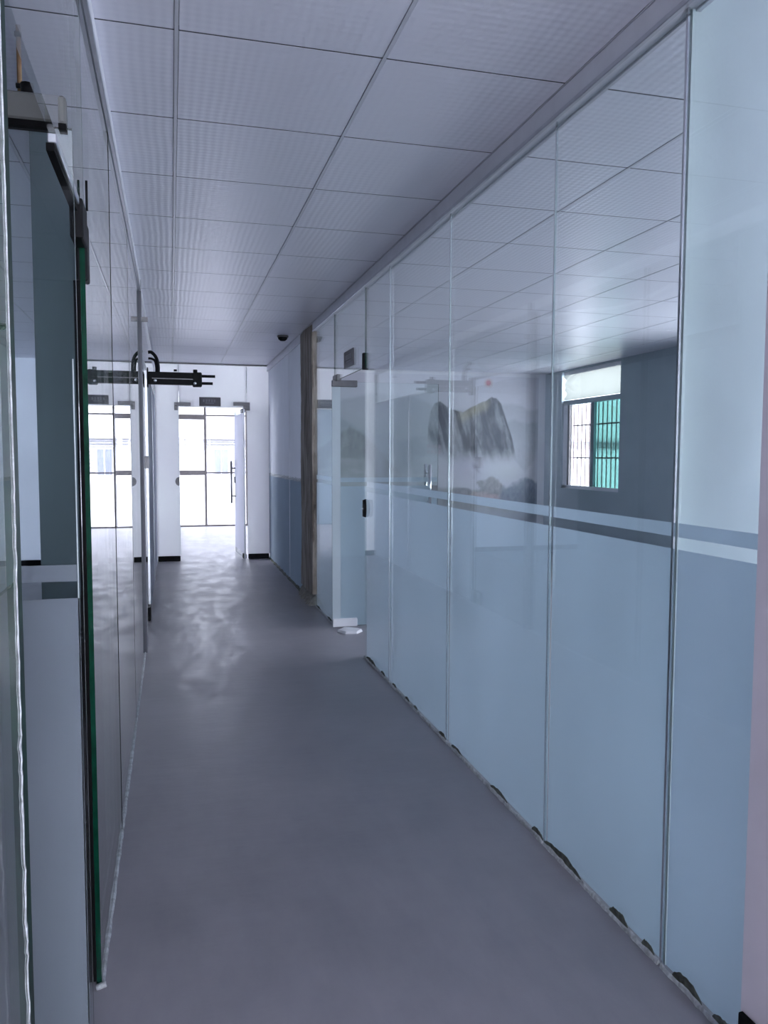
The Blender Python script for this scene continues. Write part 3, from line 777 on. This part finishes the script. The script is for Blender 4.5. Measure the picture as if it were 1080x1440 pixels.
# cream cloth in the upper light with a crumpled end
bm = bmesh.new(); nu, nv = 60, 16; grid = []
for i in range(nu+1):
    col = []
    for j in range(nv+1):
        u, v_ = i/nu, j/nv
        y = WY0+0.055+(WY1-WY0-0.10)*u; z = ZM+0.04+(WZ1-0.05-ZM-0.04)*v_
        cr = max(0, (u-0.72)/0.28)
        x = XW+0.045 + 0.006*math.sin(9*u+2*v_) - 0.03*cr*(0.5+0.5*math.sin(38*u+4*math.sin(7*v_))) - 0.01*cr*math.sin(15*v_)
        col.append(bm.verts.new((x, y, z)))
    grid.append(col)
for i in range(nu):
    for j in range(nv): bm.faces.new((grid[i][j], grid[i+1][j], grid[i+1][j+1], grid[i][j+1]))
ck = link('window_cloth', bm_mesh(bm, 'window_cloth'), 'cream', w1, smooth=True)
# window of the near right room
w3 = thing('window_3', 'plain wide window of the near right room', 'window', (XW, (AY0+AY1)/2, 0.8), kind='structure')
for y0, y1 in ((AY0, AY0+.05), ((AY0+AY1)/2-.03, (AY0+AY1)/2+.03), (AY1-.05, AY1)): box('frame_upright', XW+.03, XW+.09, y0, y1, 0.8, 2.4, 'white_alu', w3)
for z0, z1 in ((0.8, 0.85), (2.35, 2.4)): box('frame_rail', XW+.03, XW+.09, AY0, AY1, z0, z1, 'white_alu', w3)
pane_x('pane', XW+.055, XW+.061, AY0+.05, AY1-.05, 0.85, 2.35, w3)
# unseen side windows added to brighten the right room and its film
for n_, (a_, b_) in enumerate(((B0, B1), (B2, B3))):
    w = thing('window_%d' % (5+n_), ['wide side window of the right room nearest the cross wall', 'wide side window of the right room next to the barred window'][n_], 'window', (XW, (a_+b_)/2, 0.75), kind='structure')
    for y0, y1 in ((a_, a_+.05), ((a_+b_)/2-.03, (a_+b_)/2+.03), (b_-.05, b_)): box('frame_upright', XW+.03, XW+.09, y0, y1, 0.75, 2.0, 'white_alu', w)
    for z0, z1 in ((0.75, 0.80), (1.95, 2.0)): box('frame_rail', XW+.03, XW+.09, a_, b_, z0, z1, 'white_alu', w)
    pane_x('pane', XW+.055, XW+.061, a_+.05, b_-.05, 0.80, 1.95, w)
for n_, x_ in enumerate((2.83, XLW-.08)):  # unseen hall windows added to whiten the frosted end panels
    w = thing('window_%d' % (7+n_), ['wide window in the right wall of the far hall', 'wide window in the left wall of the far hall'][n_], 'window', (x_, 13.1, 0.3), kind='structure')
    for y in (11.0, 12.38, 13.76, 15.14): box('frame_upright', x_, x_+.05, y, y+.06, 0.3, 2.5, 'white_alu', w)
    pane_x('pane', x_+.02, x_+.026, 11.0, 15.2, 0.3, 2.5, w)
w4 = thing('window_4', 'glazed rear end of the corridor behind the viewer', 'window', ((XL+XR)/2, YC-0.05, 0), kind='structure')
for x0, x1 in ((XL-0.02, XL+0.03), ((XL+XR)/2-0.025, (XL+XR)/2+0.025), (XR+0.03, XR+0.08)):
    box('frame_upright', x0, x1, YC-.08, YC-.03, 0.0, ZC+.02, 'white_alu', w4)
box('frame_rail', XL+0.03, XR+0.03, YC-.08, YC-.03, 0.0, 0.10, 'white_alu', w4)
pane_y('pane', XL+0.03, XR+0.03, YC-.058, YC-.052, 0.10, ZC, w4)

# ------------------------------------------------------------------ mural on the end wall of the right room
def vnoise(x, y, seed):
    r = np.random.default_rng(seed).random((64, 64))
    xi = np.floor(x).astype(int); yi = np.floor(y).astype(int); fx = x-xi; fy = y-yi
    fx = fx*fx*(3-2*fx); fy = fy*fy*(3-2*fy)
    g = lambda a, b: r[a % 64, b % 64]
    return (g(xi, yi)*(1-fx)+g(xi+1, yi)*fx)*(1-fy)+(g(xi, yi+1)*(1-fx)+g(xi+1, yi+1)*fx)*fy
def fbm(x, y, seed, o=5):
    s = 0; a = 0.5
    for k in range(o):
        s = s + a*vnoise(x*2**k, y*2**k, seed+k); a *= 0.5
    return s/(1-0.5**o)
MX0, MX1, MZ0, MZ1 = XR+0.05, 5.14, 0.10, 2.50
NX, NZ = 420, 250
X, Z = np.meshgrid(np.linspace(MX0, MX1, NX+1), np.linspace(MZ0, MZ1, NZ+1), indexing='ij')
def sstep(a, b, v):
    t = np.clip((v-a)/(b-a), 0, 1); return t*t*(3-2*t)
C = np.zeros(X.shape+(3,))
def paint(mask, col):
    global C
    C = C*(1-mask[..., None]) + np.array(col)*mask[..., None] if np.ndim(col) == 1 else C*(1-mask[..., None]) + col*mask[..., None]
m = fbm(X*1.3, Z*1.8, 3)
sky = np.stack([0.58+0.14*m, 0.56+0.14*m, 0.62+0.15*m], -1)
paint(np.ones_like(X), sky)
paint(sstep(4.2, 2.6, X)*0.75*sstep(2.3, 1.6, Z), [0.36, 0.42, 0.41])       # green-grey mist on the left
# pale far ridges
for k, (base, amp, colr) in enumerate(((2.12, 0.22, (0.44, 0.45, 0.50)), (1.75, 0.35, (0.36, 0.39, 0.43)))):
    h = base + amp*(fbm(X*1.1+k*5, X*0+2, 20+k, 5)-0.5)*2
    paint(sstep(0.05, -0.02, Z-h)*sstep(0.75, 0.0, h-Z)*0.7, colr)
# peak seen through the open door, on the left
h = np.interp(X, [1.3, 2.0, 2.35, 2.6, 3.0, 3.3], [1.1, 1.5, 1.75, 1.6, 1.2, 0.9]) + 0.10*(fbm(X*6, Z*2, 41)-0.5)
st = fbm(X*14, Z*5, 42)
paint(sstep(0.03, -0.03, Z-h)*sstep(0.9, 0.2, h-Z)*0.75, np.stack([0.13+0.28*st]*3, -1)*np.array([0.95, 1.0, 1.0]))
# drifting mist bands
for zc, sd_ in ((1.95, 91), (1.45, 92), (1.05, 93)):
    paint(np.clip((fbm(X*2.2, Z*7+sd_, sd_)-0.48)*3.2, 0, 1)*sstep(0.28, 0.0, np.abs(Z-zc))*0.7, [0.70, 0.70, 0.74])
# main peak
px = [3.46, 3.50, 3.56, 3.64, 3.75, 3.86, 3.98, 4.10, 4.22, 4.34, 4.42, 4.48, 4.56, 4.62, 4.68, 4.74, 4.80]
pz = [1.75, 1.98, 2.10, 2.13, 2.05, 2.02, 2.00, 2.06, 2.12, 2.17, 2.22, 2.20, 2.10, 1.95, 1.78, 1.60, 1.35]
top = np.interp(X, px, pz, left=0.5, right=0.5) + 0.05*(fbm(X*9, Z*0+1, 51)-0.5)
bot = np.interp(X, [3.46, 3.6, 3.8, 4.1, 4.4, 4.7, 4.8], [1.62, 1.50, 1.38, 1.36, 1.34, 1.36, 1.40])
rid = fbm((X+0.25*(Z-1.3))*16, Z*3.2, 61, 5); fine = fbm(X*40, Z*22, 66, 3)
rock = np.clip((rid-0.40)*3.4, 0, 1)*0.26 + 0.16*np.clip((fine-0.45)*3, 0, 1)*np.clip((rid-0.3)*2.5, 0, 1)
rockc = np.stack([0.035+rock*0.95, 0.038+rock*0.95, 0.052+rock*1.0], -1)
mask = sstep(0.012, -0.012, Z-top)*sstep(-0.16, 0.14, Z-bot)
paint(mask, rockc)
crest = sstep(0.14, 0.0, np.abs(Z-top+0.06))*sstep(3.85, 4.0, X)*sstep(4.45, 4.3, X)*sstep(0.012, -0.012, Z-top)
paint(crest*0.6, [0.46, 0.40, 0.24])
# lavender slope and mist under the peak
paint(sstep(0.50, 0.05, np.hypot((X-4.05)/1.0, (Z-1.16)/0.62))*0.7, [0.52, 0.48, 0.60])
paint(sstep(0.55, 0.0, np.hypot((X-4.62)/1.2, (Z-1.14)/0.55))*0.75, [0.62, 0.64, 0.68])
sl = 1.42-0.72*(X-3.82); dg = fbm((X+Z)*10, (X-Z)*3, 71)
paint(sstep(0.16, 0.0, np.abs(Z-sl))*sstep(3.70, 3.85, X)*sstep(4.35, 4.15, X)*np.clip((dg-0.45)*4, 0, 1)*0.8, [0.20, 0.18, 0.25])
# rocks and shore below
def blob(cx_, cz, rx, rz, col, a, seed):
    d = np.hypot((X-cx_)/rx, (Z-cz)/rz) + 0.7*(fbm(X*9, Z*9, seed)-0.5)
    paint(sstep(1.05, 0.75, d)*a, col)
blob(4.40, 0.92, 0.20, 0.15, np.stack([0.16+0.3*fine, 0.15+0.28*fine, 0.16+0.28*fine], -1), 0.9, 81)
blob(4.12, 0.80, 0.34, 0.08, np.stack([0.34+0.3*fine, 0.27+0.25*fine, 0.27+0.25*fine], -1), 0.85, 82)
blob(4.45, 0.74, 0.26, 0.10, np.stack([0.46+0.2*fine, 0.32+0.2*fine, 0.33+0.2*fine], -1), 0.85, 83)
blob(3.95, 0.86, 0.22, 0.07, np.stack([0.12+0.25*fine, 0.12+0.25*fine, 0.15+0.25*fine], -1), 0.85, 84)
blob(4.95, 0.80, 0.42, 0.26, np.stack([0.10+0.16*fine, 0.14+0.16*fine, 0.22+0.16*fine], -1), 0.85, 85)
blob(4.95, 1.55, 0.22, 0.35, np.stack([0.36+0.16*fine, 0.38+0.16*fine, 0.43+0.16*fine], -1), 0.55, 87)
blob(3.20, 0.80, 0.55, 0.10, [0.24, 0.27, 0.31], 0.7, 86)
paint(sstep(0.66, 0.50, Z), np.stack([0.36+0.2*m, 0.38+0.2*m, 0.44+0.2*m], -1))
# pale seal-red marks and the red sun
paint(sstep(0.085, 0.055, np.hypot(X-4.36, Z-2.405))*0.45, [0.62, 0.45, 0.42])
paint(sstep(0.055, 0.020, np.hypot(X-4.36, Z-2.405))*0.9, [0.55, 0.10, 0.13])
for a in range(4):
    for b in range(2):
        paint((np.abs(X-(3.47+0.055*a)) < 0.02)*(np.abs(Z-(1.50-0.075*b)) < 0.024)*0.30, [0.45, 0.24, 0.28])
C = np.clip(C, 0, 1)
vt = np.stack([X.ravel(), np.full(X.size, YE-0.003), Z.ravel()], -1)
idx = np.arange(X.size).reshape(NX+1, NZ+1)
fc = np.stack([idx[:-1, :-1], idx[1:, :-1], idx[1:, 1:], idx[:-1, 1:]], -1).reshape(-1, 4)
me = bpy.data.meshes.new('mural')
me.from_pydata(vt.tolist(), [], fc.tolist())
ca = me.color_attributes.new('print', 'FLOAT_COLOR', 'POINT')
ca.data.foreach_set('color', np.concatenate([C.reshape(-1, 3), np.ones((X.size, 1))], 1).astype(np.float32).ravel())
mt = thing('mural', 'misty mountain landscape mural with red sun on the right room wall', 'mural', ((MX0+MX1)/2, YE-0.003, MZ0))
link('print_surface', me, 'mural', mt)
box('print_backing', MX0-0.004, MX1+0.004, YE-0.0028, YE-0.0003, MZ0-0.004, MZ1+0.004, 'white', mt)
